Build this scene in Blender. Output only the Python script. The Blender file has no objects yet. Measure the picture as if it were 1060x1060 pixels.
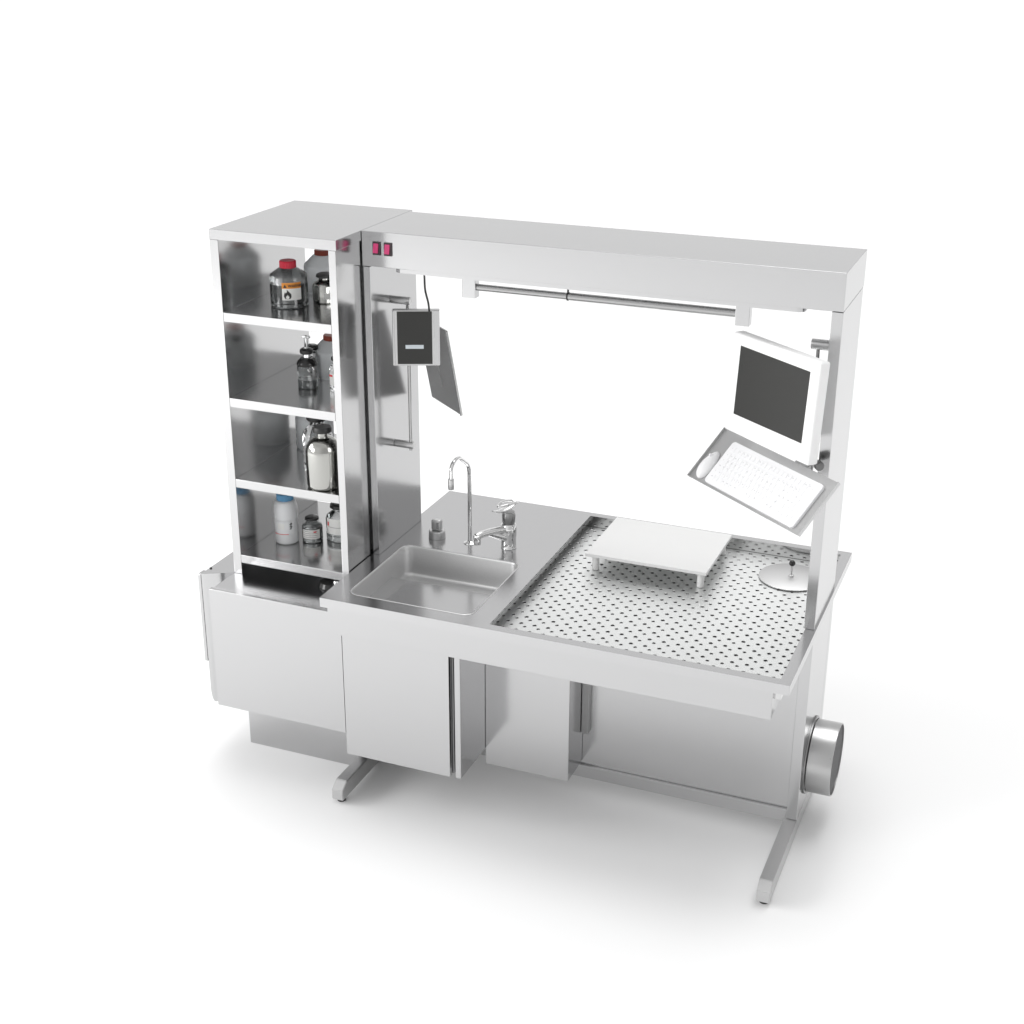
import bpy, bmesh, math, random
from mathutils import Vector, Matrix, Euler
random.seed(4)
scene = bpy.context.scene
C = scene.collection
PI = math.pi

# ------------------------------------------------------------------ materials
def nd(nt, t, **k):
    n = nt.nodes.new(t)
    for a, v in k.items():
        setattr(n, a, v)
    return n

def mat(name, col, rough=0.5, metal=0.0, bump=0.0, bscale=200.0, rvar=0.0, coat=0.0, trans=0.0, ior=1.45,
        stretch=None, cvar=0.0, spec=0.5):
    m = bpy.data.materials.new(name)
    m.use_nodes = True
    nt = m.node_tree
    b = nt.nodes['Principled BSDF']
    b.inputs['Base Color'].default_value = (*col, 1)
    b.inputs['Roughness'].default_value = rough
    b.inputs['Metallic'].default_value = metal
    b.inputs['IOR'].default_value = ior
    b.inputs['Transmission Weight'].default_value = trans
    b.inputs['Coat Weight'].default_value = coat
    b.inputs['Specular IOR Level'].default_value = spec
    tc = nd(nt, 'ShaderNodeTexCoord')
    mp = nd(nt, 'ShaderNodeMapping')
    if stretch:
        mp.inputs['Scale'].default_value = stretch
    nt.links.new(tc.outputs['Object'], mp.inputs['Vector'])
    nz = nd(nt, 'ShaderNodeTexNoise')
    nz.inputs['Scale'].default_value = bscale
    nz.inputs['Detail'].default_value = 3
    nt.links.new(mp.outputs['Vector'], nz.inputs['Vector'])
    if rvar:
        mr = nd(nt, 'ShaderNodeMapRange')
        mr.inputs['To Min'].default_value = max(0.01, rough - rvar)
        mr.inputs['To Max'].default_value = rough + rvar
        nt.links.new(nz.outputs['Fac'], mr.inputs['Value'])
        nt.links.new(mr.outputs['Result'], b.inputs['Roughness'])
    if cvar:
        mx = nd(nt, 'ShaderNodeMix', data_type='RGBA')
        mx.inputs[6].default_value = (*[c * (1 - cvar) for c in col], 1)
        mx.inputs[7].default_value = (*[min(1, c * (1 + cvar)) for c in col], 1)
        nt.links.new(nz.outputs['Fac'], mx.inputs[0])
        nt.links.new(mx.outputs[2], b.inputs['Base Color'])
    if bump:
        bp = nd(nt, 'ShaderNodeBump')
        bp.inputs['Strength'].default_value = bump
        bp.inputs['Distance'].default_value = 0.001
        nt.links.new(nz.outputs['Fac'], bp.inputs['Height'])
        nt.links.new(bp.outputs['Normal'], b.inputs['Normal'])
    return m

SM = 0.545
M = {}
M['steel'] = mat('brushed_steel', (SM, SM, SM + .004), 0.17, 1.0, rvar=0.025, bscale=60, cvar=0.015, stretch=(1, 1, 14))
M['steel_top'] = mat('brushed_steel_top', (.56, .56, .565), 0.2, 1.0, rvar=0.03, bscale=60, cvar=0.02, stretch=(1, 14, 1))
M['steel_rough'] = mat('satin_steel', (.60, .60, .60), 0.36, 1.0, rvar=0.04, bscale=90, cvar=0.03)
M['steel_dark'] = mat('dark_steel', (.33, .33, .33), 0.32, 1.0, rvar=0.04, bscale=90, cvar=0.05)
M['chrome'] = mat('polished_chrome', (.78, .78, .78), 0.06, 1.0)
M['mirror'] = mat('tray_wall_steel', (.62, .62, .62), 0.12, 1.0)
M['plate'] = mat('perforated_sheet', (.85, .86, .855), 0.38, 1.0, cvar=.01, bscale=40)
M['rim'] = mat('hole_rim_steel', (.62, .62, .62), 0.30, 1.0)
M['knob'] = mat('knob_metal', (.16, .16, .16), 0.25, 1.0)
M['sink'] = mat('sink_steel', (.70, .70, .70), 0.44, 1.0, rvar=.05, bscale=140, cvar=.05)
M['disc'] = mat('lid_steel', (.62, .62, .62), 0.5, 1.0, rvar=.03, bscale=80)
M['duct_shade'] = mat('duct_shade_black', (.075, .075, .078), 0.6)
M['inner'] = mat('shelf_steel', (.56, .56, .562), 0.17, 1.0, rvar=0.025, bscale=60, cvar=0.015, stretch=(1, 1, 14))
M['duct'] = mat('duct_steel', (.47, .47, .47), 0.30, 1.0, rvar=.05, bscale=50)
M['rod'] = mat('rod_steel', (.42, .42, .42), 0.18, 1.0)
M['tray'] = mat('tray_shade_steel', (.10, .10, .10), 0.5, 1.0)  # bottom coloured far darker than the walls, shade beneath the holes
M['white'] = mat('white_plastic', (.88, .88, .88), 0.38, cvar=.004, bscale=300)
M['key'] = mat('key_plastic', (.85, .85, .86), 0.5)
M['board'] = mat('white_polymer', (.79, .79, .785), 0.45, cvar=.01, bscale=30)
M['screen'] = mat('dark_screen', (.028, .028, .026), 0.35, cvar=.03, bscale=900)
M['black'] = mat('black_rubber', (.03, .03, .03), 0.4)
M['blackgloss'] = mat('black_gloss', (.02, .02, .02), 0.12)
M['cable'] = mat('grey_cable', (.06, .06, .06), 0.5)
M['red'] = mat('red_cap', (.62, .02, .05), 0.35)
M['brick'] = mat('brown_red_cap', (.36, .075, .045), 0.4)
M['blue'] = mat('blue_cap', (.11, .30, .50), 0.4)
M['pink'] = mat('red_rocker', (.72, .07, .22), 0.3)
M['pinkmark'] = mat('rocker_mark', (.82, .30, .45), 0.35)
M['frame'] = mat('switch_frame', (.06, .045, .05), 0.4)
M['orange'] = mat('orange_print', (.72, .27, .04), 0.5)
M['paper'] = mat('paper_label', (.80, .80, .78), 0.55, cvar=.02, bscale=80)
M['ink'] = mat('black_ink', (.03, .03, .03), 0.5)
M['greyink'] = mat('grey_ink', (.38, .38, .38), 0.5)
M['paleink'] = mat('pale_grey_ink', (.66, .66, .67), 0.5)
M['redink'] = mat('red_ink', (.70, .05, .06), 0.5)
M['lcd'] = mat('pale_display', (.66, .72, .76), 0.3)
M['glass'] = mat('clear_glass', (.97, .98, .98), 0.02, trans=1.0, ior=1.45)
M['liquid'] = mat('grey_liquid_glass', (.30, .31, .31), 0.03, trans=1.0, ior=1.40)
M['frost'] = mat('frosted_plastic', (.72, .74, .75), 0.45, trans=0.55, ior=1.3)
M['whitebottle'] = mat('white_bottle_plastic', (.78, .79, .80), 0.4)
M['silver'] = mat('silver_bottle_metal', (.44, .44, .42), 0.13, 1.0)
M['floor'] = mat('studio_floor', (.89, .89, .89), 0.9, spec=0.0, cvar=.004, bscale=2)

# ------------------------------------------------------------------ mesh helpers
def BM():
    return bmesh.new()

def add_box(bm, x0, x1, y0, y1, z0, z1, bev=0.0, seg=2):
    r = bmesh.ops.create_cube(bm, size=1.0)
    vs = r['verts']
    for v in vs:
        v.co = Vector(((x0 + x1) / 2 + v.co.x * (x1 - x0), (y0 + y1) / 2 + v.co.y * (y1 - y0), (z0 + z1) / 2 + v.co.z * (z1 - z0)))
    if bev:
        es = list({e for v in vs for e in v.link_edges})
        bmesh.ops.bevel(bm, geom=es, offset=bev, segments=seg, affect='EDGES', profile=.5)
    return vs

def frame_of(d):
    d = d.normalized()
    a = Vector((0, 0, 1)) if abs(d.z) < .9 else Vector((1, 0, 0))
    u = d.cross(a).normalized()
    return u, d.cross(u).normalized()

def add_cyl(bm, p, q, r0, r1=None, n=32, caps=True, bev=0.0):
    """closed tapered cylinder from p to q, with an optional rounded shoulder at both ends"""
    r1 = r0 if r1 is None else r1
    p, q = Vector(p), Vector(q)
    d = q - p
    L = d.length
    if bev:
        prof = [(0, 0), (r0 - bev, 0), (r0 - bev * .3, bev * .3), (r0, bev), (r1, L - bev), (r1 - bev * .3, L - bev * .3), (r1 - bev, L), (0, L)]
    else:
        prof = ([(0, 0)] if caps else []) + [(r0, 0), (r1, L)] + ([(0, L)] if caps else [])
    add_lathe(bm, prof, p, d, n)

def add_lathe(bm, prof, o=(0, 0, 0), d=(0, 0, 1), n=40):
    o, d = Vector(o), Vector(d).normalized()
    u, w = frame_of(d)
    rings = []
    for r, h in prof:
        if r < 1e-6:
            rings.append([bm.verts.new(o + d * h)])
        else:
            rings.append([bm.verts.new(o + d * h + u * (r * math.cos(2 * PI * k / n)) + w * (r * math.sin(2 * PI * k / n))) for k in range(n)])
    for a, b in zip(rings, rings[1:]):
        for k in range(n):
            j = (k + 1) % n
            try:
                if len(a) == 1 and len(b) > 1:
                    bm.faces.new((a[0], b[j], b[k]))
                elif len(b) == 1 and len(a) > 1:
                    bm.faces.new((a[k], a[j], b[0]))
                elif len(a) > 1:
                    bm.faces.new((a[k], a[j], b[j], b[k]))
            except ValueError:
                pass

def add_tube(bm, pts, r, n=14):
    pts = [Vector(p) for p in pts]
    rings = []
    up = None
    for i, p in enumerate(pts):
        t = (pts[min(i + 1, len(pts) - 1)] - pts[max(i - 1, 0)]).normalized()
        if up is None:
            up, _ = frame_of(t)
        up = (up - t * up.dot(t)).normalized()
        w = t.cross(up)
        rr = r[i] if isinstance(r, (list, tuple)) else r
        rings.append([bm.verts.new(p + up * (rr * math.cos(2 * PI * k / n)) + w * (rr * math.sin(2 * PI * k / n))) for k in range(n)])
    for a, b in zip(rings, rings[1:]):
        for k in range(n):
            bm.faces.new((a[k], a[(k + 1) % n], b[(k + 1) % n], b[k]))
    bm.faces.new(rings[0][::-1])
    bm.faces.new(rings[-1])

def smooth_path(pts, rad, k=6):
    """polyline with its inner corners rounded"""
    pts = [Vector(p) for p in pts]
    out = [pts[0]]
    for a, b, c in zip(pts, pts[1:], pts[2:]):
        r = min(rad, (a - b).length * .45, (c - b).length * .45)
        p0 = b + (a - b).normalized() * r
        p1 = b + (c - b).normalized() * r
        for i in range(k + 1):
            t = i / k
            out.append(p0 * (1 - t) ** 2 + b * 2 * t * (1 - t) + p1 * t * t)
    out.append(pts[-1])
    return out

def rrect(x0, x1, y0, y1, r, k=6):
    pts = []
    for cx, cy, a in ((x1 - r, y0 + r, -PI / 2), (x1 - r, y1 - r, 0), (x0 + r, y1 - r, PI / 2), (x0 + r, y0 + r, PI)):
        for i in range(k + 1):
            t = a + PI / 2 * i / k
            pts.append((cx + r * math.cos(t), cy + r * math.sin(t)))
    return pts

def prism(bm, poly, z0, z1):
    lo = [bm.verts.new((x, y, z0)) for x, y in poly]
    hi = [bm.verts.new((x, y, z1)) for x, y in poly]
    n = len(poly)
    for i in range(n):
        bm.faces.new((lo[i], lo[(i + 1) % n], hi[(i + 1) % n], hi[i]))
    bm.faces.new(lo[::-1])
    bm.faces.new(hi)
    return lo, hi

def obj(name, bm, m, parent=None, smooth=False, fix=True, angle=40):
    if fix:
        bmesh.ops.recalc_face_normals(bm, faces=bm.faces)
    me = bpy.data.meshes.new(name)
    bm.to_mesh(me)
    bm.free()
    for mm in (m if isinstance(m, (list, tuple)) else [m]):
        me.materials.append(mm)
    if smooth:
        me.shade_smooth()
        try:
            me.set_sharp_from_angle(angle=math.radians(angle))
        except Exception:
            pass
    o = bpy.data.objects.new(name, me)
    C.objects.link(o)
    if parent is not None:
        o.parent = parent
        o.matrix_parent_inverse = parent.matrix_world.inverted()
    return o

def thing(name, label, cat, loc=(0, 0, 0), group=None, mw=None):
    o = bpy.data.objects.new(name, None)
    o.empty_display_size = .05
    C.objects.link(o)
    o.matrix_world = mw if mw is not None else Matrix.Translation(Vector(loc))
    o['label'] = label
    o['category'] = cat
    if group:
        o['group'] = group
    return o

def local(name, bm, m, parent, smooth=False, angle=40, label=None):
    """a part whose mesh is written in its parent's own axes"""
    o = obj(name, bm, m, None, smooth, angle=angle)
    o.parent = parent
    if label:
        o['label'] = label
    return o

def bx(name, dims, m, parent, bev=.0025, loc=False):
    bm = BM()
    add_box(bm, *dims, bev=bev)
    return (local if loc else obj)(name, bm, m, parent)

def text_bm(bm, s, size, mw, ext=0.0004, wrap=None):
    cu = bpy.data.curves.new('lettering', 'FONT')
    cu.body = s
    cu.size = size
    cu.extrude = ext
    cu.offset = size * .025
    cu.resolution_u = 2
    t = bpy.data.objects.new('lettering', cu)
    C.objects.link(t)
    dg = bpy.context.evaluated_depsgraph_get()
    dg.update()
    me = bpy.data.meshes.new_from_object(t.evaluated_get(dg))
    b2 = bmesh.new()
    b2.from_mesh(me)
    base = len(bm.verts)
    vm = {}
    for v in b2.verts:
        co = mw @ v.co if wrap is None else wrap(mw @ v.co)
        vm[v] = bm.verts.new(co)
    for f in b2.faces:
        try:
            bm.faces.new([vm[v] for v in f.verts])
        except ValueError:
            pass
    b2.free()
    bpy.data.objects.remove(t)
    bpy.data.curves.remove(cu)
    bpy.data.meshes.remove(me)

# ------------------------------------------------------------------ studio floor
bm = BM()
S = 600
vs = [bm.verts.new(p) for p in ((-S, -S, 0), (S, -S, 0), (S, S, 0), (-S, S, 0))]
bm.faces.new(vs)
fl = obj('floor', bm, M['floor'])
fl['kind'] = 'structure'
fl['label'] = 'seamless white studio floor under the workstation'

# ------------------------------------------------------------------ main bench
H = 1.05
W, D = 2.075, 1.383
ws = thing('grossing_workstation', 'stainless steel laboratory bench with sink, perforated work area, overhead hood and splayed T feet', 'workstation')

def loops_top(bm, outer, holes, z):
    edges = []
    for lp in [outer] + holes:
        v = [bm.verts.new((x, y, z)) for x, y in lp]
        edges += [bm.edges.new((v[i], v[(i + 1) % len(v)])) for i in range(len(v))]
    bmesh.ops.triangle_fill(bm, edges=edges, use_beauty=True, use_dissolve=False, normal=(0, 0, 1))

SX0, SX1, SY0, SY1 = .093, .686, .085, .668
RX0, RX1, RY0, RY1 = .789, 2.03, .046, 1.341
GY = 1.3395
sink_loop = rrect(SX0, SX1, SY0, SY1, .05)
rec_loop = rrect(RX0, RX1, RY0, RY1, .004, 2)
bm = BM()
outer = rrect(0, W, 0, D, .003, 2)
loops_top(bm, outer, [sink_loop, rec_loop], H)
n = len(outer)
t_ = .0436
for i in range(n):
    (xa, ya), (xb, yb) = outer[i], outer[(i + 1) % n]
    bm.faces.new([bm.verts.new(p) for p in ((xa, ya, H - t_), (xb, yb, H - t_), (xb, yb, H), (xa, ya, H))])
loops_top(bm, outer, [rrect(SX0 - .004, SX1 + .004, SY0 - .004, SY1 + .004, .05), rrect(.7545, 2.0365, .0435, RY1 + .004, .004, 2)], H - t_)
bmesh.ops.remove_doubles(bm, verts=bm.verts, dist=1e-5)
top = obj('bench_top', bm, M['steel_top'], ws)

# sink: rounded walls, filleted floor
bm = BM()
prof = [(-.004, H + .0005), (-.001, H + .0022), (.002, H + .0005), (.004, H - .006), (.010, H - .130)]
for i in range(1, 7):
    a = PI / 2 * i / 6
    prof.append((.010 + .020 * (1 - math.cos(a)), H - .130 - .020 * math.sin(a)))
rings = []
for ins, z in prof:
    rings.append([bm.verts.new((x, y, z)) for x, y in rrect(SX0 + ins, SX1 - ins, SY0 + ins, SY1 - ins, max(.02, .05 - ins))])
m_ = len(rings[0])
for a, b in zip(rings, rings[1:]):
    for k in range(m_):
        bm.faces.new((a[k], a[(k + 1) % m_], b[(k + 1) % m_], b[k]))
bm.faces.new(rings[-1])
sink = obj('sink', bm, M['sink'], ws, smooth=True, angle=50)
bm = BM()
add_lathe(bm, [(0, .001), (.012, .001), (.014, .003), (.026, .003), (.03, .0005)], (.38, .30, H - .15), n=28)
obj('drain', bm, M['chrome'], sink, smooth=True)

# recess behind and under the perforated sheet
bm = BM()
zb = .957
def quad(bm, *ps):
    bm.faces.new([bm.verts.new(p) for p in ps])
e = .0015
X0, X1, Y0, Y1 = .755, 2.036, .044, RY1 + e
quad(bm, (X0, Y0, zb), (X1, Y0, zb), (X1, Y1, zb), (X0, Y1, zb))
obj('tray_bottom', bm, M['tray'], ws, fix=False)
bm = BM()
quad(bm, (X0, Y0, zb), (X0, Y1, zb), (X0, Y1, 1.0062), (X0, Y0, 1.0062))
quad(bm, (X1, Y0, zb), (X1, Y1, zb), (X1, Y1, H - .001), (X1, Y0, H - .001))
quad(bm, (X0, Y1, zb), (X1, Y1, zb), (X1, Y1, H - .001), (X0, Y1, H - .001))
quad(bm, (X0, Y0, zb), (X1, Y0, zb), (X1, Y0, H - .001), (X0, Y0, H - .001))
obj('tray_recess', bm, M['mirror'], ws, fix=False)

# perforated sheet: real round holes on a centred square grid
PZ = .992
px, py = .0619, .0648
hx, hy, HR = .8045, .214, .0086
centers = []
for j in range(-3, 19):
    for i in range(-1, 21):
        centers.append((hx + i * px, hy + j * py, 0))
        centers.append((.831 + i * px, .188 + j * py, 1))
centers = [c for c in centers if X0 + .012 < c[0] < X1 - .012 and RY0 + .008 < c[1] < GY - .012]
bm = BM()
NH = 10
outer_p = [(X0 + .0005, Y0 + .0005), (X1 - .0005, Y0 + .0005), (X1 - .0005, GY), (X0 + .0005, GY)]
edges = []
v = [bm.verts.new((x, y, PZ)) for x, y in outer_p]
edges += [bm.edges.new((v[i], v[(i + 1) % 4])) for i in range(4)]
rimb = BM()
for cx, cy, k in centers:
    hr = HR - .0014 * k
    vv = [bm.verts.new((cx + hr * math.cos(2 * PI * q / NH), cy + hr * math.sin(2 * PI * q / NH), PZ)) for q in range(NH)]
    edges += [bm.edges.new((vv[q], vv[(q + 1) % NH])) for q in range(NH)]
    add_lathe(rimb, [(hr + .0014, PZ + .0002), (hr + .0003, PZ + .0010), (hr - .0006, PZ + .0006), (hr - .0008, PZ - .004)], (cx, cy, 0), n=NH)
bmesh.ops.triangle_fill(bm, edges=edges, use_beauty=True, use_dissolve=False, normal=(0, 0, 1))
sheet = obj('perforated_sheet', bm, M['plate'], ws)
r_ = obj('hole_rims', rimb, M['rim'], sheet, smooth=True)

# apron under the front lip, with a small gap line
bm = BM()
add_box(bm, .03, 2.008, .012, .0425, .875, H - t_ - .002, bev=.0025)
add_box(bm, .032, 2.006, .043, .50, .876, .953, bev=.0015)
obj('apron', bm, M['steel'], ws)

# under-sink cabinet: door, side strip, second box
bx('cabinet_body', (.075, .600, .085, .90, .247, .872), M['steel_dark'], ws)
bx('cabinet_door', (.072, .592, .055, .080, .243, .873), M['steel'], ws)
bx('cabinet_side', (.618, .645, .055, .90, .246, .872), M['steel'], ws)
bx('drawer_box', (.6455, 1.052, .335, .526, .165, .872), M['steel'], ws)
bx('back_panel', (.075, 2.022, .530, .552, .150, .873), M['steel'], ws, bev=.0015)
bx('crossbar', (.075, 2.022, .517, .565, .085, .1494), M['steel'], ws, bev=.001)
bx('drain_channel', (1.0535, 1.088, .500, .529, .33, .872), M['steel_dark'], ws)

# feet and legs
for x0 in (.016, 2.010):
    bm = BM()
    prof_ = [(-.005, .022), (-.005, .075), (.040, .105), (1.30, .105), (1.30, .022)]
    lo = [bm.verts.new((x0, y, z)) for y, z in prof_]
    hi = [bm.verts.new((x0 + .057, y, z)) for y, z in prof_]
    for i in range(5):
        bm.faces.new((lo[i], lo[(i + 1) % 5], hi[(i + 1) % 5], hi[i]))
    bm.faces.new(lo)
    bm.faces.new(hi)
    bmesh.ops.bevel(bm, geom=list(bm.edges), offset=.003, segments=2, affect='EDGES')
    ft = obj('foot', bm, M['steel_rough'], ws)
    for yy in (.035, 1.25):
        bm = BM()
        add_cyl(bm, (x0 + .028, yy, 0), (x0 + .028, yy, .024), .02, .014, n=20)
        obj('foot_pad', bm, M['black'], ft, smooth=True)
    bx('leg', (x0 + .010, x0 + .0575, .5125, .93, .1055, 1.0055), M['steel'], ws)
bx('side_panel', (2.034, 2.0675, .932, .988, .1055, 1.0055), M['steel'], ws)

# upright posts and hood
ZT = 2.5646
HB = 2.412
bx('post', (.004, .036, .5125, .968, H + .0005, HB - .002), M['steel'], ws, bev=.0015)
bx('post', (2.023, 2.068, .5125, .915, H + .0005, HB - .002), M['steel'], ws, bev=.0015)
bx('post', (2.023, 2.0675, .917, .972, H + .0005, HB - .002), M['steel'], ws, bev=.0015)
hood = bx('hood', (.0005, 2.068, .5125, .980, HB, ZT), M['steel'], ws, bev=.002)
bm = BM()
prism(bm, rrect(.14, 1.915, .532, .945, .03), HB - .021, HB - .0005)
obj('lamp_tray', bm, M['steel'], hood)
for i, x in enumerate((.054, .108)):
    sw = bx('switch', (x, x + .037, .5065, .5122, 2.465, 2.522), M['frame'], hood, bev=.001)
    bm = BM()
    r = add_box(bm, x + .006, x + .029, .4985, .506, 2.475, 2.515, bev=.002)
    for vv in bm.verts:
        vv.co.y += .004 * (vv.co.z - 2.495) / .02
    obj('rocker', bm, M['pink'], sw)
    bm = BM()
    add_box(bm, x + .010, x + .024, .4995, .5005, 2.479, 2.490)
    add_box(bm, x + .016, x + .018, .5025, .5035, 2.502, 2.510)
    obj('rocker_mark', bm, M['pinkmark'], sw)

# hanging rail light under the hood
for xa, xb in ((.440, .502), (1.632, 1.690)):
    bx('rail_bracket', (xa, xb, .578, .622, 2.300, HB - .0215), M['steel'], hood, bev=.002)
bm = BM()
add_cyl(bm, (.502, .6, 2.345), (.916, .6, 2.345), .0145, n=24)
add_cyl(bm, (.916, .6, 2.345), (1.632, .6, 2.345), .0165, n=24)
rail = obj('rail', bm, M['rod'], hood, smooth=True)
bm = BM()
add_cyl(bm, (.912, .6, 2.345), (.918, .6, 2.345), .0185, n=24)
add_box(bm, .912, .917, .594, .606, 2.345, HB - .022)
obj('rail_clip', bm, M['black'], rail)

# vertical mounting rods on both posts
def rod(x_wall, x_end, xr, rr):
    bm = BM()
    add_cyl(bm, (xr, .71, 1.515), (xr, .71, 2.235), .0075, n=18)
    o = obj('mounting_rod', bm, M['rod'], ws, smooth=True)
    for z in (2.222, 1.540):
        bm = BM()
        add_cyl(bm, (x_wall, .71, z), (x_end, .71, z), rr, n=28, bev=.002)
        obj('rod_bracket', bm, M['steel_rough'], o, smooth=True)
rod(.0365, .130, .115, .0175)
rod(2.0225, 1.922, 1.950, .0215)

# exhaust duct on the right side
bm = BM()
yc, zc, R = .735, .32, .166
add_lathe(bm, [(R - .003, .004), (R, .004), (R, .107), (R - .001, .110), (R - .006, .110), (R - .006, .004)], (2.076, yc, zc), (1, 0, 0), 72)
du = obj('exhaust_duct', bm, M['duct'], ws, smooth=True)
bm = BM()
add_lathe(bm, [(0, 0), (R - .0065, 0), (R - .0065, .012), (0, .012)], (2.169, yc, zc), (1, 0, 0), 64)
obj('duct_shade_disc', bm, M['duct_shade'], du)  # added dark disc, its colour stands for the shaded duct interior
bm = BM()
add_lathe(bm, [(R + .012, 0), (R + .012, .006), (R + .001, .008), (R + .0005, 0)], (2.0685, yc, zc), (1, 0, 0), 72)
obj('duct_collar', bm, M['steel_dark'], du, smooth=True)

# gooseneck rinse tap
gx, gy = .369, .804
bm = BM()
pts = smooth_path([(gx, gy, H), (gx, gy, H + .395), (gx, gy - .125, H + .478), (gx, gy - .205, H + .463), (gx, gy - .208, H + .352)], .05, 8)
add_tube(bm, pts, .0098, 18)
tap = obj('gooseneck_tap', bm, M['chrome'], ws, smooth=True)
bm = BM()
add_cyl(bm, (gx, gy - .208, H + .398), (gx, gy - .208, H + .348), .0145, .0135, n=24, bev=.002)
obj('nozzle', bm, M['steel_rough'], tap, smooth=True)
bm = BM()
add_lathe(bm, [(.012, .012), (.016, .010), (.030, .003), (.031, 0.0003)], (gx, gy, H), n=30)
obj('flange', bm, M['chrome'], tap, smooth=True)

# single lever mixer tap
mx_, my_ = .559, .825
mt = None
bm = BM()
add_lathe(bm, [(0, 0.0003), (.037, .0003), (.038, .003), (.036, .006), (.036, .055), (.038, .062), (.038, .090), (.036, .118), (.031, .124), (0, .124)], (mx_, my_, H), n=40)
mixer = obj('mixer_tap', bm, M['chrome'], ws, smooth=True)
dirs = Vector((-.42, -.91, 0)).normalized()
sp = Vector((mx_, my_, H))
bm = BM()
path = [sp + dirs * .015 + Vector((0, 0, .098)), sp + dirs * .10 + Vector((0, 0, .112)), sp + dirs * .175 + Vector((0, 0, .116)), sp + dirs * .205 + Vector((0, 0, .112))]
add_tube(bm, smooth_path(path, .03), .017, 20)
b0 = [sp + dirs * .02 + Vector((0, 0, .055)), sp + dirs * .13 + Vector((0, 0, .108))]
add_tube(bm, b0, [.021, .012], 16)
spout = obj('spout', bm, M['chrome'], mixer, smooth=True)
bm = BM()
e0 = sp + dirs * .198
add_cyl(bm, e0 + Vector((0, 0, .122)), e0 + Vector((0, 0, .073)), .0185, .0165, n=26, bev=.003)
obj('aerator', bm, M['chrome'], spout, smooth=True)
bm = BM()
add_lathe(bm, [(0, .1245), (.027, .1245), (.030, .13), (.032, .165), (.028, .182), (0, .184)], (mx_, my_, H), n=32)
obj('cartridge', bm, M['steel_dark'], mixer, smooth=True)
# lever: a flattened tapering arm with an open loop over it
side = Vector((-dirs.y, dirs.x, 0))
bm = BM()
pth = [(-.050, .214), (-.035, .211), (-.010, .204), (.020, .199), (.055, .198), (.085, .204), (.102, .212)]
rad = [.006, .014, .021, .021, .016, .012, .006]
rings = []
for (u_, z_), r_l in zip(pth, rad):
    c_ = sp + dirs * u_ + Vector((0, 0, z_))
    rings.append([bm.verts.new(c_ + side * (r_l * math.cos(2 * PI * k / 16)) + Vector((0, 0, r_l * .45 * math.sin(2 * PI * k / 16)))) for k in range(16)])
for a_, b_ in zip(rings, rings[1:]):
    for k in range(16):
        bm.faces.new((a_[k], a_[(k + 1) % 16], b_[(k + 1) % 16], b_[k]))
bm.faces.new(rings[0][::-1])
bm.faces.new(rings[-1])
lever = obj('lever', bm, M['chrome'], mixer, smooth=True, angle=60)
bm = BM()
pts = [sp + dirs * u_ + side * w_ + Vector((0, 0, z_)) for u_, w_, z_ in ((-.045, 0, .216), (-.04, .018, .222), (-.01, .024, .228), (.03, .022, .230), (.06, .010, .226), (.066, 0, .222), (.06, -.010, .226), (.03, -.022, .230), (-.01, -.024, .228), (-.04, -.018, .222), (-.045, 0, .216))]
add_tube(bm, smooth_path(pts, .01, 4), .0055, 10)
obj('lever_loop', bm, M['chrome'], lever, smooth=True)

# rinse push valve
vx, vy = .196, .806
bm = BM()
add_lathe(bm, [(0, .0003), (.040, .0003), (.041, .004), (.039, .034), (.035, .038), (0, .038)], (vx, vy, H), n=36)
vb = obj('rinse_valve', bm, M['steel_rough'], ws, smooth=True)
bm = BM()
add_box(bm, vx - .024, vx + .024, vy - .016, vy + .016, H + .038, H + .093, bev=.007, seg=3)
obj('valve_handle', bm, M['steel_rough'], vb, smooth=True)
bm = BM()
add_box(bm, vx + .005, vx + .017, vy - .0178, vy - .0155, H + .048, H + .084, bev=.0008)
obj('valve_inset', bm, M['steel'], vb)

# ------------------------------------------------------------------ shelving tower on its base cabinet
tw = thing('shelving_tower', 'tall narrow stainless steel shelf tower standing on a closed base cabinet', 'shelf unit', (-.31, .3, 0))
XL, XR = -.618, -.005
YF, YB = .286, 1.021
BT = .940
wt = .042
bx('side_wall', (XL, XL + wt, YF, YB, BT + .0005, 2.5196), M['inner'], tw, bev=.0015)
bx('side_wall', (XR - .034, XR, YF, YB, BT + .0005, 2.5196), M['inner'], tw, bev=.0015)
bx('top_panel', (XL, XR + .004, YF - .001, YB, 2.520, ZT), M['steel'], tw, bev=.0015)
for z in (2.201, 1.808, 1.420, 1.040):
    bx('shelf', (XL + wt + .001, XR - .035, YF, YB - .002, z - .041, z), M['inner'], tw, bev=.0015)
bx('gap_shade_strip', (XR + .0005, .0035, .540, .96, H + .002, ZT - .004), M['steel_dark'], tw, bev=0)  # added dark strip, its colour gives the open gap a shaded tone
bc = bx('base_cabinet', (XL - .002, .0, .112, 1.0, .318, BT), M['steel_top'], tw, bev=.002)
bx('front_panel', (XL - .015, .0520, .088, .1105, .330, BT), M['steel'], bc, bev=.0015)
bx('plinth', (XL + .002, -.002, .312, .98, .0, .3175), M['steel'], tw, bev=.002)
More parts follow.
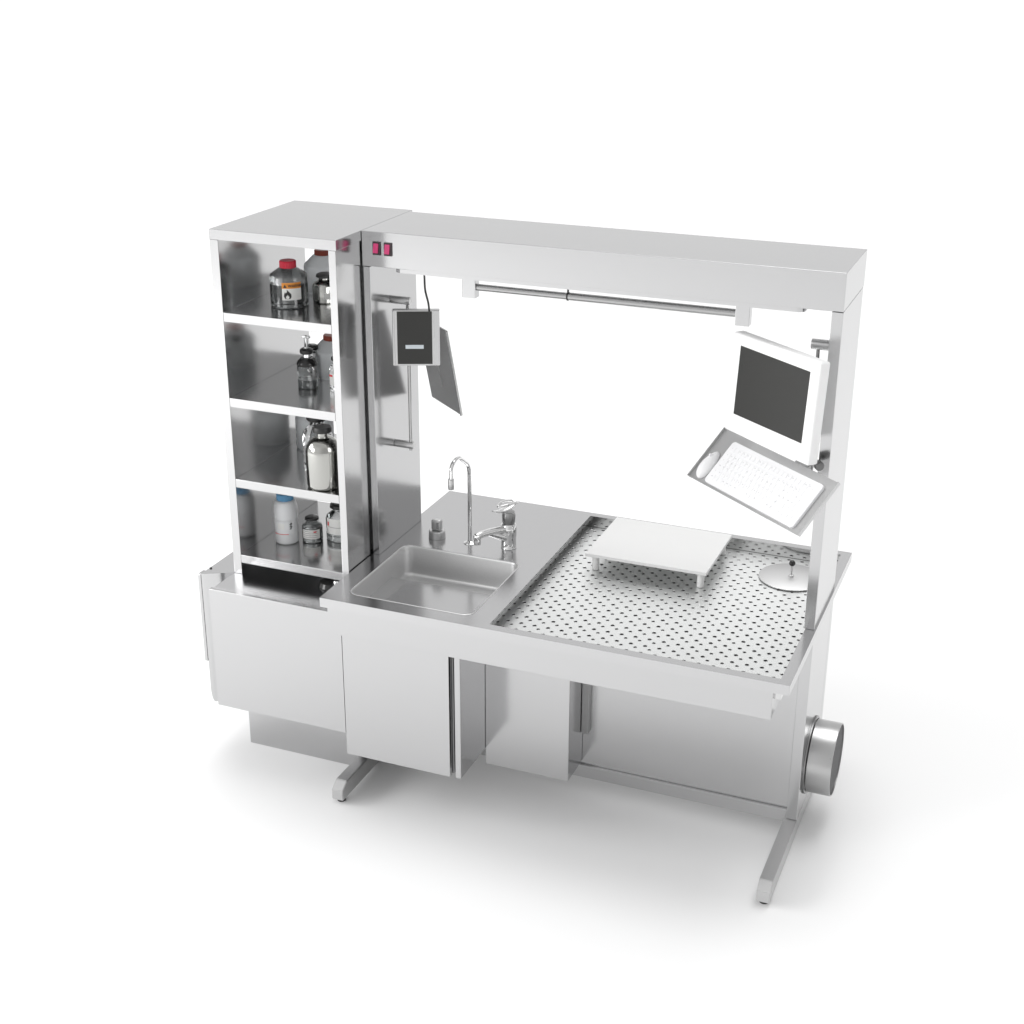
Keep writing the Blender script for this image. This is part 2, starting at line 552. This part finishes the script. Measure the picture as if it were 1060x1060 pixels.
# waste duct beside the tower, slanted at the front and rounded at its lower edge
bm = BM()
poly = [(-.757, .216), (-.738, .218), (-.6205, .289), (-.6205, 1.0), (-.757, 1.0)]
lo, hi = prism(bm, poly, .255, BT)
ed = [e_ for e_ in bm.edges if all(abs(q.co.x + .757) < 1e-4 and abs(q.co.z - .255) < 1e-4 for q in e_.verts)]
bmesh.ops.bevel(bm, geom=ed, offset=.07, segments=8, affect='EDGES', profile=.5)
sdct = obj('waste_housing', bm, M['steel'], tw, smooth=True, angle=30)
bm = BM()
add_box(bm, -.776, -.7575, .212, .262, .475, BT - .001, bev=.005)
obj('grip_strip', bm, M['steel'], sdct)
bm = BM()
add_cyl(bm, (-.748, .285, BT), (-.748, .285, BT + .004), .006, n=14)
obj('screw', bm, M['black'], sdct)
bx('wall_box', (-.703, XL - .0005, .36, .80, 1.975, 2.285), M['board'], tw, bev=.004)
# black valve under the lowest shelf
bm = BM()
add_lathe(bm, [(0, .0), (.062, .0), (.064, .006), (.055, .026), (.03, .038), (0, .040)], (-.125, .335, BT), n=32)
vt = obj('drain_valve', bm, M['blackgloss'], tw, smooth=True)
bm = BM()
add_cyl(bm, (-.125, .335, BT + .03), (-.080, .300, BT + .042), .009, n=16, bev=.002)
add_cyl(bm, (-.080, .300, BT + .028), (-.080, .300, BT + .050), .014, n=18, bev=.003)
obj('valve_lever', bm, M['chrome'], vt, smooth=True)

# ------------------------------------------------------------------ bottles on the shelves
TOC = Vector((.37, -.93, 0)).normalized()      # the way the labels face, out of the open front

def wrap_about(r):
    """bend a flat label (x right, y up, z out) round a vertical axis; x = 0 faces the shelf front"""
    def f(co):
        a = co.x / r
        rr = r + co.z
        return Vector((rr * math.sin(a), -rr * math.cos(a), co.y))
    return f

def label_patch(r, x0, x1, z0, z1, off=.0008, n=14):
    bm = BM()
    w = wrap_about(r)
    lo = [bm.verts.new(w(Vector((x0 + (x1 - x0) * i / n, z0, off)))) for i in range(n + 1)]
    hi = [bm.verts.new(w(Vector((x0 + (x1 - x0) * i / n, z1, off)))) for i in range(n + 1)]
    for i in range(n):
        bm.faces.new((lo[i], lo[i + 1], hi[i + 1], hi[i]))
    return bm

def bottle(name, label, cat, loc, rot=0.0, group=None):
    t = thing(name, label, cat, loc, group)
    t.matrix_world = Matrix.Translation(Vector(loc)) @ Matrix.Rotation(rot, 4, 'Z')
    return t

def cap_prof(r, z0, z1):
    return [(0, z0), (r * .96, z0), (r, z0 + .003), (r, z1 - .004), (r - .003, z1), (0, z1)]

def ribbed_cap(bm, r, z0, z1, n=30):
    rings = []
    for rr, z in ((r, z0), (r, z1 - .004), (r - .003, z1)):
        rings.append([bm.verts.new(((rr + (.0012 if k % 2 else -.0008)) * math.cos(2 * PI * k / (2 * n)), (rr + (.0012 if k % 2 else -.0008)) * math.sin(2 * PI * k / (2 * n)), z)) for k in range(2 * n)])
    for a, b in zip(rings, rings[1:]):
        for k in range(2 * n):
            bm.faces.new((a[k], a[(k + 1) % (2 * n)], b[(k + 1) % (2 * n)], b[k]))
    bm.faces.new(rings[0][::-1])
    bm.faces.new(rings[-1])

S1, S2, S3, S4 = 2.2012, 1.8082, 1.4202, 1.0402

# 1: red-capped jar with the flammable warning
t = bottle('reagent_bottle', 'clear bottle with red cap and orange flammable warning label on the top shelf', 'bottle', (-.376, .520, S1), rot=.30)
r = .084
bm = BM()
add_lathe(bm, [(0, .0), (r - .006, .0), (r, .006), (r, .132), (r - .004, .142), (.044, .166), (.033, .172), (.033, .182), (0, .182)], n=56)
local('glass_body', bm, M['glass'], t, True, 35)
bm = BM()
add_lathe(bm, [(0, .003), (r - .008, .003), (r - .003, .008), (r - .003, .104), (0, .104)], n=56)
local('liquid', bm, M['liquid'], t, True, 35)
bm = BM()
ribbed_cap(bm, .036, .170, .201)
local('cap', bm, M['red'], t)
lb = local('warning_label', label_patch(r, -.012, .075, .040, .118), M['paper'], t)
local('orange_band', label_patch(r, -.012, .075, .092, .118, .0012), M['orange'], lb)
bm = BM()
w_ = wrap_about(r)
text_bm(bm, 'WARNING', .0165, Matrix.Translation((.015, .0985, .0016)), wrap=w_)
pts = [(-.006, .096), (.010, .096), (.002, .112)]
bm.faces.new([bm.verts.new(w_(Vector((x, y, .0018)))) for x, y in pts])
local('lettering', bm, M['ink'], lb)
bm = BM()
def flame(sc, cx, cy, off):
    out = [(0, -.02), (.012, -.018), (.018, -.008), (.017, .004), (.011, .010), (.009, .002), (.004, .018), (-.003, .026), (-.002, .014), (-.009, .008), (-.011, .014), (-.016, .002), (-.017, -.008), (-.011, -.018)]
    return [w_(Vector((cx + x * sc, cy + y * sc, off))) for x, y in out]
bm.faces.new([bm.verts.new(p) for p in flame(.95, .012, .064, .0014)])
bmesh.ops.triangulate(bm, faces=bm.faces)
local('flame_mark', bm, M['ink'], lb)
bm = BM()
bm.faces.new([bm.verts.new(p) for p in flame(.42, .012, .055, .0022)])
bmesh.ops.triangulate(bm, faces=bm.faces)
local('flame_core', bm, M['paper'], lb)

# translucent jugs
def jug(loc, label, capm, h, r, rot=0, grp='frosted jugs at the back of the shelves'):
    t = bottle('plastic_jug', label, 'jug', loc, rot, grp)
    bm = BM()
    add_lathe(bm, [(0, 0), (r - .01, 0), (r, .01), (r, h * .62), (r - .003, h * .67), (r * .55, h * .86), (.038, h * .89), (.034, h * .92), (0, h * .92)], n=48)
    local('body', bm, M['frost'], t, True, 35)
    bm = BM()
    ribbed_cap(bm, .040, h * .875, h)
    local('cap', bm, capm, t)
    return t
jug((-.352, .800, S1), 'frosted jug with brick red cap at the back of the top shelf', M['brick'], .196, .092)
jug((-.312, .775, S2), 'frosted jug with brick red cap at the back of the second shelf', M['brick'], .198, .090)

# glass stopper bottles
def stopper(loc, label, r, h, body, capm, rot=0, lab=None, red=None, lines=0, liquid=None, grp='stoppered bottles on the shelves', tall=False):
    t = bottle('stoppered_bottle', label, 'bottle', loc, rot, grp)
    bm = BM()
    add_lathe(bm, [(0, 0), (r - .005, 0), (r, .005), (r, h * .58), (r * .93, h * .66), (r * .60, h * .76), (r * .48, h * .80), (r * .48, h * .85), (r * .56, h * .87), (0, h * .87)], n=48)
    local('glass_body', bm, body, t, True, 35)
    if liquid:
        bm = BM()
        add_lathe(bm, [(0, .004), (r - .007, .004), (r - .003, .008), (r - .003, h * liquid), (0, h * liquid)], n=40)
        local('liquid', bm, M['liquid'], t, True, 35)
    bm = BM()
    add_lathe(bm, [(0, h * .865), (r * .62, h * .865), (r * .70, h * .89), (r * .66, h * .97), (r * .5, h), (0, h)], n=36)
    local('stopper', bm, capm, t, True, 50)
    if lab:
        x0, x1, z0, z1 = lab
        l_ = local('paper_label', label_patch(r, x0, x1, z0, z1), M['paper'], t)
        if lines:
            bm = BM()
            w = wrap_about(r)
            for q in range(lines):
                zz = z1 - (z1 - z0) * (q + .9) / (lines + .6)
                for i in range(8):
                    xa = x0 + (x1 - x0) * (.08 + .84 * i / 8)
                    xb = x0 + (x1 - x0) * (.08 + .84 * (i + 1) / 8)
                    bm.faces.new([bm.verts.new(w(Vector(p))) for p in ((xa, zz, .0014), (xb, zz, .0014), (xb, zz + .003, .0014), (xa, zz + .003, .0014))])
            local('print_lines', bm, M['greyink'], l_)
        if red:
            local('red_mark', label_patch(r, *red, off=.0018, n=4), M['redink'], l_)
    return t
stopper((-.258, .640, S1), 'short clear bottle with black stopper and small white label on the top shelf', .060, .128, M['silver'], M['black'], .25, (.005, .06, .022, .048), grp=None)
stopper((-.372, .690, S2), 'slender glass bottle with black stopper, behind the dropper bottle on the second shelf', .042, .165, M['glass'], M['blackgloss'], 0, grp=None)
stopper((-.186, .585, S2), 'glass bottle with red marked white label beside the right wall of the second shelf', .038, .160, M['glass'], M['blackgloss'], .2, (-.035, .03, .03, .085), (-.035, -.012, .070, .079), 0, grp=None)
stopper((-.352, .572, S4), 'small round glass bottle with black stopper and lined white label on the lowest shelf', .049, .122, M['glass'], M['blackgloss'], .25, (-.042, .05, .022, .068), (.018, .032, .055, .062), 4, liquid=.6, grp=None)
stopper((-.240, .650, S4), 'larger glass bottle with tilted black cap and white label on the lowest shelf', .070, .180, M['glass'], M['blackgloss'], .15, (-.055, .075, .040, .118), (-.048, -.038, .080, .100), 1, liquid=.2, grp=None)

# dropper bottle with black shoulder and pale press head on the second shelf
t = bottle('dropper_bottle', 'glass dropper bottle with black shoulder and pale press head on the second shelf', 'bottle', (-.336, .575, S2))
bm = BM()
add_lathe(bm, [(0, 0), (.041, 0), (.046, .005), (.046, .098), (.044, .104), (0, .104)], n=44)
local('glass_body', bm, M['glass'], t, True, 35)
bm = BM()
add_lathe(bm, [(0, .003), (.040, .003), (.0435, .008), (.0435, .040), (0, .040)], n=44)
local('liquid', bm, M['liquid'], t, True, 35)
bm = BM()
add_lathe(bm, [(0, .1042), (.0465, .1042), (.048, .110), (.044, .124), (.030, .138), (0, .140)], n=40)
local('shoulder', bm, M['blackgloss'], t, True, 35)
bm = BM()
add_lathe(bm, [(0, .1402), (.018, .1402), (.018, .158), (0, .158)], n=30)
local('neck', bm, M['chrome'], t, True, 35)
bm = BM()
add_lathe(bm, [(0, .1582), (.028, .1582), (.031, .163), (.030, .176), (.022, .182), (0, .183)], n=36)
local('stopper', bm, M['black'], t, True, 35)
bm = BM()
add_cyl(bm, (0, 0, .1832), (0, 0, .232), .010, .008, n=20)
add_box(bm, -.021, .021, -.009, .009, .229, .241, bev=.004)
local('press_head', bm, M['glass'], t, True)
bm = BM()
pts = [Vector((.030 + .016 * math.cos(a_), -.020, .090 + .014 * math.sin(a_))) for a_ in [2 * PI * k / 16 for k in range(17)]]
add_tube(bm, pts, .0035, 8)
local('handle_ring', bm, M['chrome'], t, True)

# silver bottle on the third shelf and the two glasses behind it
t = bottle('metal_bottle', 'large shiny silver bottle with black cap at the front of the third shelf', 'bottle', (-.155, .368, S3))
r = .080
bm = BM()
pr = [(0, 0), (r - .012, 0), (r - .003, .005), (r, .016), (r, .165)]
for i in range(1, 11):
    a = PI / 2 * i / 10
    pr.append((.026 + (r - .026) * math.cos(a), .165 + .070 * math.sin(a)))
pr += [(.024, .242), (.024, .262), (0, .262)]
add_lathe(bm, pr, n=64)
local('body', bm, M['silver'], t, True, 60)
bm = BM()
add_lathe(bm, [(0, .258), (.036, .258), (.043, .262), (.043, .274), (.038, .284), (0, .285)], n=40)
local('cap', bm, M['black'], t, True, 50)
stopper((-.300, .575, S3), 'tall clear bottle with black stopper behind the silver bottle', .070, .268, M['glass'], M['black'], 0, grp=None)
jug((-.452, .815, S3), 'frosted jug with its cap out of sight at the back of the third shelf', M['brick'], .236, .092)

# white bottle with blue cap
t = bottle('plastic_bottle', 'white plastic bottle with blue cap and thin red line on the lowest shelf', 'bottle', (-.457, .512, S4), rot=.30)
r = .057
bm = BM()
pr = [(0, 0), (r - .008, 0), (r - .001, .006), (r, .014), (r, .128), (r + .0015, .131), (r + .0005, .135), (r, .165)]
for i in range(1, 9):
    a = PI / 2 * i / 8
    pr.append((.040 + (r - .040) * math.cos(a), .165 + .050 * math.sin(a)))
pr += [(.034, .217), (.034, .225), (0, .225)]
add_lathe(bm, pr, n=52)
wb = local('body', bm, M['whitebottle'], t, True, 50)
bm = BM()
ribbed_cap(bm, .039, .216, .247)
local('cap', bm, M['blue'], t)
lb = local('paper_label', label_patch(r, -.035, .05, .058, .120, .0022), M['whitebottle'], t)
local('red_line', label_patch(r, -.052, .022, .056, .0588, .003), M['redink'], lb)
local('grey_print', label_patch(r, -.030, .004, .082, .112, .003), M['paper'], lb)
bm = BM()
w_ = wrap_about(r)
for q in range(6):
    add = [(.027 + .004 * (q % 2), .082 + q * .0055), (.036 + .002 * (q % 3), .082 + q * .0055), (.036 + .002 * (q % 3), .0865 + q * .0055), (.027 + .004 * (q % 2), .0865 + q * .0055)]
    bm.faces.new([bm.verts.new(w_(Vector((x, y, .0032)))) for x, y in add])
local('symbol', bm, M['ink'], lb)

# ------------------------------------------------------------------ monitor on the right rod
def pose(c, yaw, tilt, roll=0.0):
    R = Matrix.Rotation(yaw, 4, 'Z') @ Matrix.Rotation(tilt, 4, 'X') @ Matrix.Rotation(roll, 4, 'Y')
    return Matrix.Translation(Vector(c)) @ R

mw = pose((1.822, .45, 2.061), -.661, -.055)
mon = thing('monitor', 'white flat monitor with dark grey screen mounted on the right post', 'monitor', mw=mw)
bm = BM()
add_box(bm, -.262, .262, 0, .052, -.205, .205, bev=.010, seg=3)
hs = local('housing', bm, M['white'], mon, True, 30)
bm = BM()
add_box(bm, -.209, .211, -.0012, .004, -.128, .158, bev=.0008)
local('screen', bm, M['screen'], mon)
bm = BM()
add_box(bm, -.20, .20, .0525, .072, -.15, .15, bev=.008)
local('back_cover', bm, M['white'], mon)
bm = BM()
for xx in (-.135, -.118):
    add_box(bm, xx, xx + .007, -.0014, .0005, -.186, -.174, bev=.0006)
local('control_button', bm, M['key'], mon)
bm = BM()
add_box(bm, -.075, .075, .0725, .080, -.075, .075, bev=.002)
add_cyl(bm, (0, .08, 0), (-.02, .165, -.02), .016, n=20)
local('arm', bm, M['steel_rough'], mon, True)
# clamp where arm and tray meet the rod
bm = BM()
cl = Vector((1.95, .71, 1.70))
add_cyl(bm, cl + Vector((0, 0, -.035)), cl + Vector((0, 0, .035)), .022, n=24, bev=.003)
add_cyl(bm, cl, cl + Vector((-.02, -.14, .06)), .012, n=18)
clp = obj('rod_clamp', bm, M['steel_rough'], mon, True)
bm = BM()
k0 = Vector((2.026, .462, 1.805))
add_cyl(bm, k0, k0 + Vector((.018, -.028, 0)), .019, n=24, bev=.003)
add_cyl(bm, k0 + Vector((-.05, .13, -.045)), k0, .009, n=14)
obj('clamp_knob', bm, M['knob'], clp, True)

# keyboard tray under it
mw = pose((1.809, .45, 1.712), -.686, -.772)
# in the tray's axes: x along its length, z up the slope, -y out of its top face
tr = thing('keyboard_tray', 'tilted grey steel tray hanging under the monitor and holding keyboard and mouse', 'tray', mw=mw)
bm = BM()
add_box(bm, -.364, .364, 0.0, .004, -.127, .127)
local('tray_sheet', bm, M['steel_rough'], tr)
bm = BM()
add_box(bm, -.364, .364, -.008, -.0003, -.131, -.1275)
add_box(bm, -.368, -.3645, -.010, .004, -.131, .127)
add_box(bm, .3645, .368, -.010, .004, -.131, .127)
local('lip', bm, M['steel_rough'], tr)
bm = BM()
add_box(bm, .05, .16, .0045, .03, .06, .125, bev=.003)
add_tube(bm, smooth_path([(.11, .02, .09), (.112, .045, .105), (.113, .06, .125)], .03), .011, 14)
local('bracket', bm, M['steel_rough'], tr)

# keyboard
mwk = mw @ Matrix.Translation((.030, -.0005, -.014))
kb = thing('keyboard', 'thin white keyboard lying on the tilted steel tray', 'keyboard', mw=mwk)
bm = BM()
KW, KH = .290, .1045
lo = rrect(-KW, KW, -KH, KH, .016, 5)
v0 = [bm.verts.new((x, 0, z)) for x, z in lo]
v1 = [bm.verts.new((x, -.010, z)) for x, z in lo]
v2 = [bm.verts.new((x * .993, -.0125, z * .985)) for x, z in lo]
for a, b in ((v0, v1), (v1, v2)):
    for k in range(len(a)):
        bm.faces.new((a[k], a[(k + 1) % len(a)], b[(k + 1) % len(a)], b[k]))
bm.faces.new(v0); bm.faces.new(v2)
local('case', bm, M['key'], kb)
bm = BM()
kp = .0262
for row in range(6):
    z = .070 - row * .0275 - (.006 if row else 0)
    x = -.272
    while x < .262:
        wk = kp
        if row == 5 and -.16 < x < -.13:
            wk = kp * 5.2
        if row in (2, 3, 4) and x < -.27:
            wk = kp * (1.3 + .25 * (row - 2))
        if row in (3, 4) and .08 < x < .11:
            wk = kp * 1.6
        if not (.125 < x < .142 or (row in (3,) and .14 < x < .19)):
            if x + wk < .278:
                vs = add_box(bm, x + .0009, x + wk - .0009, -.0138, -.0126, z - .0115, z + .0115)
        x += wk
for row in range(6):
    z = .070 - row * .0275 - (.006 if row else 0)
    x = -.272
    while x < .25:
        if random.random() < .6:
            w2 = random.choice((.0035, .006, .009))
            for v_ in add_box(bm, x + .005, x + .005 + w2, -.0143, -.0139, z + .001, z + .0055):
                for f_ in v_.link_faces:
                    f_.material_index = 1
        x += kp
local('keys', bm, (M['key'], M['paleink']), kb)

# mouse
mwm = mw @ Matrix.Translation((-.303, -.0005, -.049))
ms = thing('mouse', 'rounded white computer mouse on the left end of the steel tray', 'computer mouse', mw=mwm)
bm = BM()
bmesh.ops.create_uvsphere(bm, u_segments=32, v_segments=18, radius=1)
for v_ in bm.verts:
    x, y, z = v_.co
    v_.co = Vector((x * .032 * (1 - .10 * z), -max(0, y + .12) * .030 * (1 - .25 * z), z * .070))
local('shell', bm, M['key'], ms, True, 80)
bm = BM()
add_cyl(bm, (-.003, -.0305, .036), (.003, -.0305, .036), .006, n=16)
local('wheel', bm, M['key'], ms, True)

# ------------------------------------------------------------------ small display on the left rod
mwd = pose((.207, .60, 2.089), .409, -.083)
dv = thing('display_terminal', 'small grey terminal with black glass face and pale readout hanging on the left rod', 'display', mw=mwd)
bm = BM()
add_box(bm, -.104, .104, 0, .045, -.124, .124, bev=.004)
local('housing', bm, M['steel_rough'], dv)
bm = BM()
add_box(bm, -.083, .071, -.0025, .004, -.116, .118, bev=.001)
dg_ = local('screen', bm, M['screen'], dv)
bm = BM()
add_box(bm, -.102, -.094, -.006, -.0002, -.122, .122, bev=.002)
local('side_rail', bm, M['steel'], dv)
bm = BM()
add_box(bm, .081, .1035, -.006, -.0002, -.122, .122, bev=.002)
local('side_rail', bm, M['steel'], dv)
bm = BM()
add_box(bm, -.047, .033, -.0034, -.0026, -.047, -.030)
local('readout', bm, M['lcd'], dv)
bm = BM()
add_box(bm, -.03, .03, .0455, .065, -.05, .05, bev=.003)
add_cyl(bm, (0, .06, 0), (-.055, .115, .01), .012, n=18)
local('mount', bm, M['steel_rough'], dv, True)
bm = BM()
cb = [Vector((.205, .70, HB - .022)), Vector((.206, .70, 2.33)), Vector((.212, .69, 2.285)), Vector((.245, .655, 2.235)), Vector((.262, .625, 2.207))]
add_tube(bm, smooth_path(cb, .05), .0045, 10)
obj('cable', bm, M['cable'], dv, True)

# bare tray plate tipped up behind it
mwp = pose((.205, .835, 1.901), -.504, .325, .197)
pl = thing('tilted_plate', 'bare grey sheet metal plate hanging tilted behind the small terminal', 'metal plate', mw=mwp)
bm = BM()
add_box(bm, -.1075, .1075, 0, .006, -.242, .242, bev=.001)
local('plate_sheet', bm, M['steel_rough'], pl)
bm = BM()
add_box(bm, .1078, .1135, -.006, .006, -.242, .242, bev=.001)
local('edge_fold', bm, M['steel'], pl)
bm = BM()
add_box(bm, -.004, .004, -.010, -.0003, -.12, .06, bev=.001)
local('stiffener', bm, M['steel_rough'], pl)

# ------------------------------------------------------------------ on the perforated area
bd = thing('cutting_board', 'white raised cutting board on four short round legs over the perforated sheet', 'cutting board', (1.25, 1.0, PZ))
ZB = 1.085
bm = BM()
add_box(bm, .941, 1.519, .824, 1.297, ZB - .016, ZB, bev=.002)
obj('board', bm, M['board'], bd)
for xx in (.981, 1.484):
    for yy in (.866, 1.262):
        bm = BM()
        add_cyl(bm, (xx, yy, PZ + .0022), (xx, yy, ZB - .0162), .0165, n=28, bev=.001)
        obj('leg', bm, M['board'], bd, True)

dc = thing('drain_cover', 'round grey steel lid with black ball knob lying on the perforated sheet', 'lid', (1.8465, 1.116, PZ))
bm = BM()
add_lathe(bm, [(0, 0.0022), (.143, .0022), (.148, .004), (.148, .008), (.145, .0095), (0, .0098)], (1.8465, 1.116, PZ), n=80)
obj('disc', bm, M['disc'], dc, True, 30)
bm = BM()
add_lathe(bm, [(0, .0098), (.012, .0098), (.011, .016), (.004, .019), (.004, .066), (0, .066)], (1.8465, 1.116, PZ), n=24)
obj('stem', bm, M['steel_rough'], dc, True)
bm = BM()
bmesh.ops.create_uvsphere(bm, u_segments=24, v_segments=16, radius=.0145)
for v_ in bm.verts:
    v_.co += Vector((1.8465, 1.116, PZ + .076))
obj('knob', bm, M['blackgloss'], dc, True, 90)

# ------------------------------------------------------------------ camera (solved from the photograph)
cam = bpy.data.cameras.new('camera')
co = bpy.data.objects.new('camera', cam)
C.objects.link(co)
az, el, ro, f = -.382905263, -.389592378, .00388739326, 1505.79143
fw = Vector((math.sin(az) * math.cos(el), math.cos(az) * math.cos(el), math.sin(el)))
r0 = Vector((math.cos(az), -math.sin(az), 0))
u0 = r0.cross(fw)
r2 = r0 * math.cos(ro) + u0 * math.sin(ro)
u2 = -r0 * math.sin(ro) + u0 * math.cos(ro)
m4 = Matrix((r2, u2, -fw)).transposed().to_4x4()
m4.translation = Vector((2.92770877, -5.01471430, 3.81750714))
co.matrix_world = m4
cam.sensor_width = 36
cam.lens = f / 1060 * 36
cam.clip_start = .05
cam.clip_end = 2000
scene.camera = co

# ------------------------------------------------------------------ studio light: an overhead-heavy dome and two softboxes
wd = bpy.data.worlds.new('World')
scene.world = wd
wd.use_nodes = True
nt = wd.node_tree
bg = nt.nodes['Background']
tc = nd(nt, 'ShaderNodeTexCoord')
sx = nd(nt, 'ShaderNodeSeparateXYZ')
nt.links.new(tc.outputs['Generated'], sx.inputs[0])
def maprange(sock, f0, f1, t0, t1):
    n = nd(nt, 'ShaderNodeMapRange', interpolation_type='SMOOTHSTEP')
    for k, v in zip(('From Min', 'From Max', 'To Min', 'To Max'), (f0, f1, t0, t1)):
        n.inputs[k].default_value = v
    nt.links.new(sock, n.inputs['Value'])
    return n.outputs['Result']
def mth(op, a, b):
    n = nd(nt, 'ShaderNodeMath', operation=op)
    for i, v in enumerate((a, b)):
        if isinstance(v, (int, float)):
            n.inputs[i].default_value = v
        else:
            nt.links.new(v, n.inputs[i])
    return n.outputs[0]
BACK, FRONT, MID, CAP = .66, .68, .55, 2.9
low = mth('MULTIPLY', maprange(sx.outputs['Y'], -.35, .35, FRONT, BACK), maprange(sx.outputs['X'], -.15, .6, 1.0, .62))
up = maprange(sx.outputs['Z'], .50, .72, 0, 1)
base = mth('ADD', mth('MULTIPLY', low, mth('SUBTRACT', 1.0, up)), mth('MULTIPLY', up, MID))
dt = nd(nt, 'ShaderNodeVectorMath', operation='DOT_PRODUCT')
nt.links.new(tc.outputs['Generated'], dt.inputs[0])
el_ = math.radians(74)
dt.inputs[1].default_value = (-.10 * math.cos(el_), math.cos(el_), math.sin(el_))
cap = maprange(dt.outputs['Value'], math.cos(math.radians(24)), math.cos(math.radians(13)), 0, CAP)
nt.links.new(mth('ADD', base, cap), bg.inputs['Strength'])
bg.inputs['Color'].default_value = (1, 1, 1, 1)

def area(name, loc, target, size, power, sy=None):
    l = bpy.data.lights.new(name, 'AREA')
    l.energy = power
    l.size = size
    if sy:
        l.shape = 'RECTANGLE'
        l.size_y = sy
    o = bpy.data.objects.new(name, l)
    C.objects.link(o)
    o.location = loc
    d = Vector(target) - Vector(loc)
    o.rotation_euler = d.to_track_quat('-Z', 'Y').to_euler()
    return o
area('softbox', (-9, -3, 5), (0, 0, .8), 4, 300, 4)
area('softbox', (-6.5, -6.0, 3.6), (-1.0, -1.9, 0), 3, 140, 3)
area('softbox', (-8, -10, 3.5), (-5, -9, 0), 4, 70, 4)

scene.view_settings.view_transform = 'Standard'
scene.view_settings.look = 'None'
scene.view_settings.gamma = 1
scene.view_settings.use_curve_mapping = False
scene.view_settings.exposure = 0.45
scene.render.film_transparent = False
cy = scene.cycles
cy.use_denoising = True
cy.max_bounces = 14
cy.transmission_bounces = 10
cy.glossy_bounces = 8
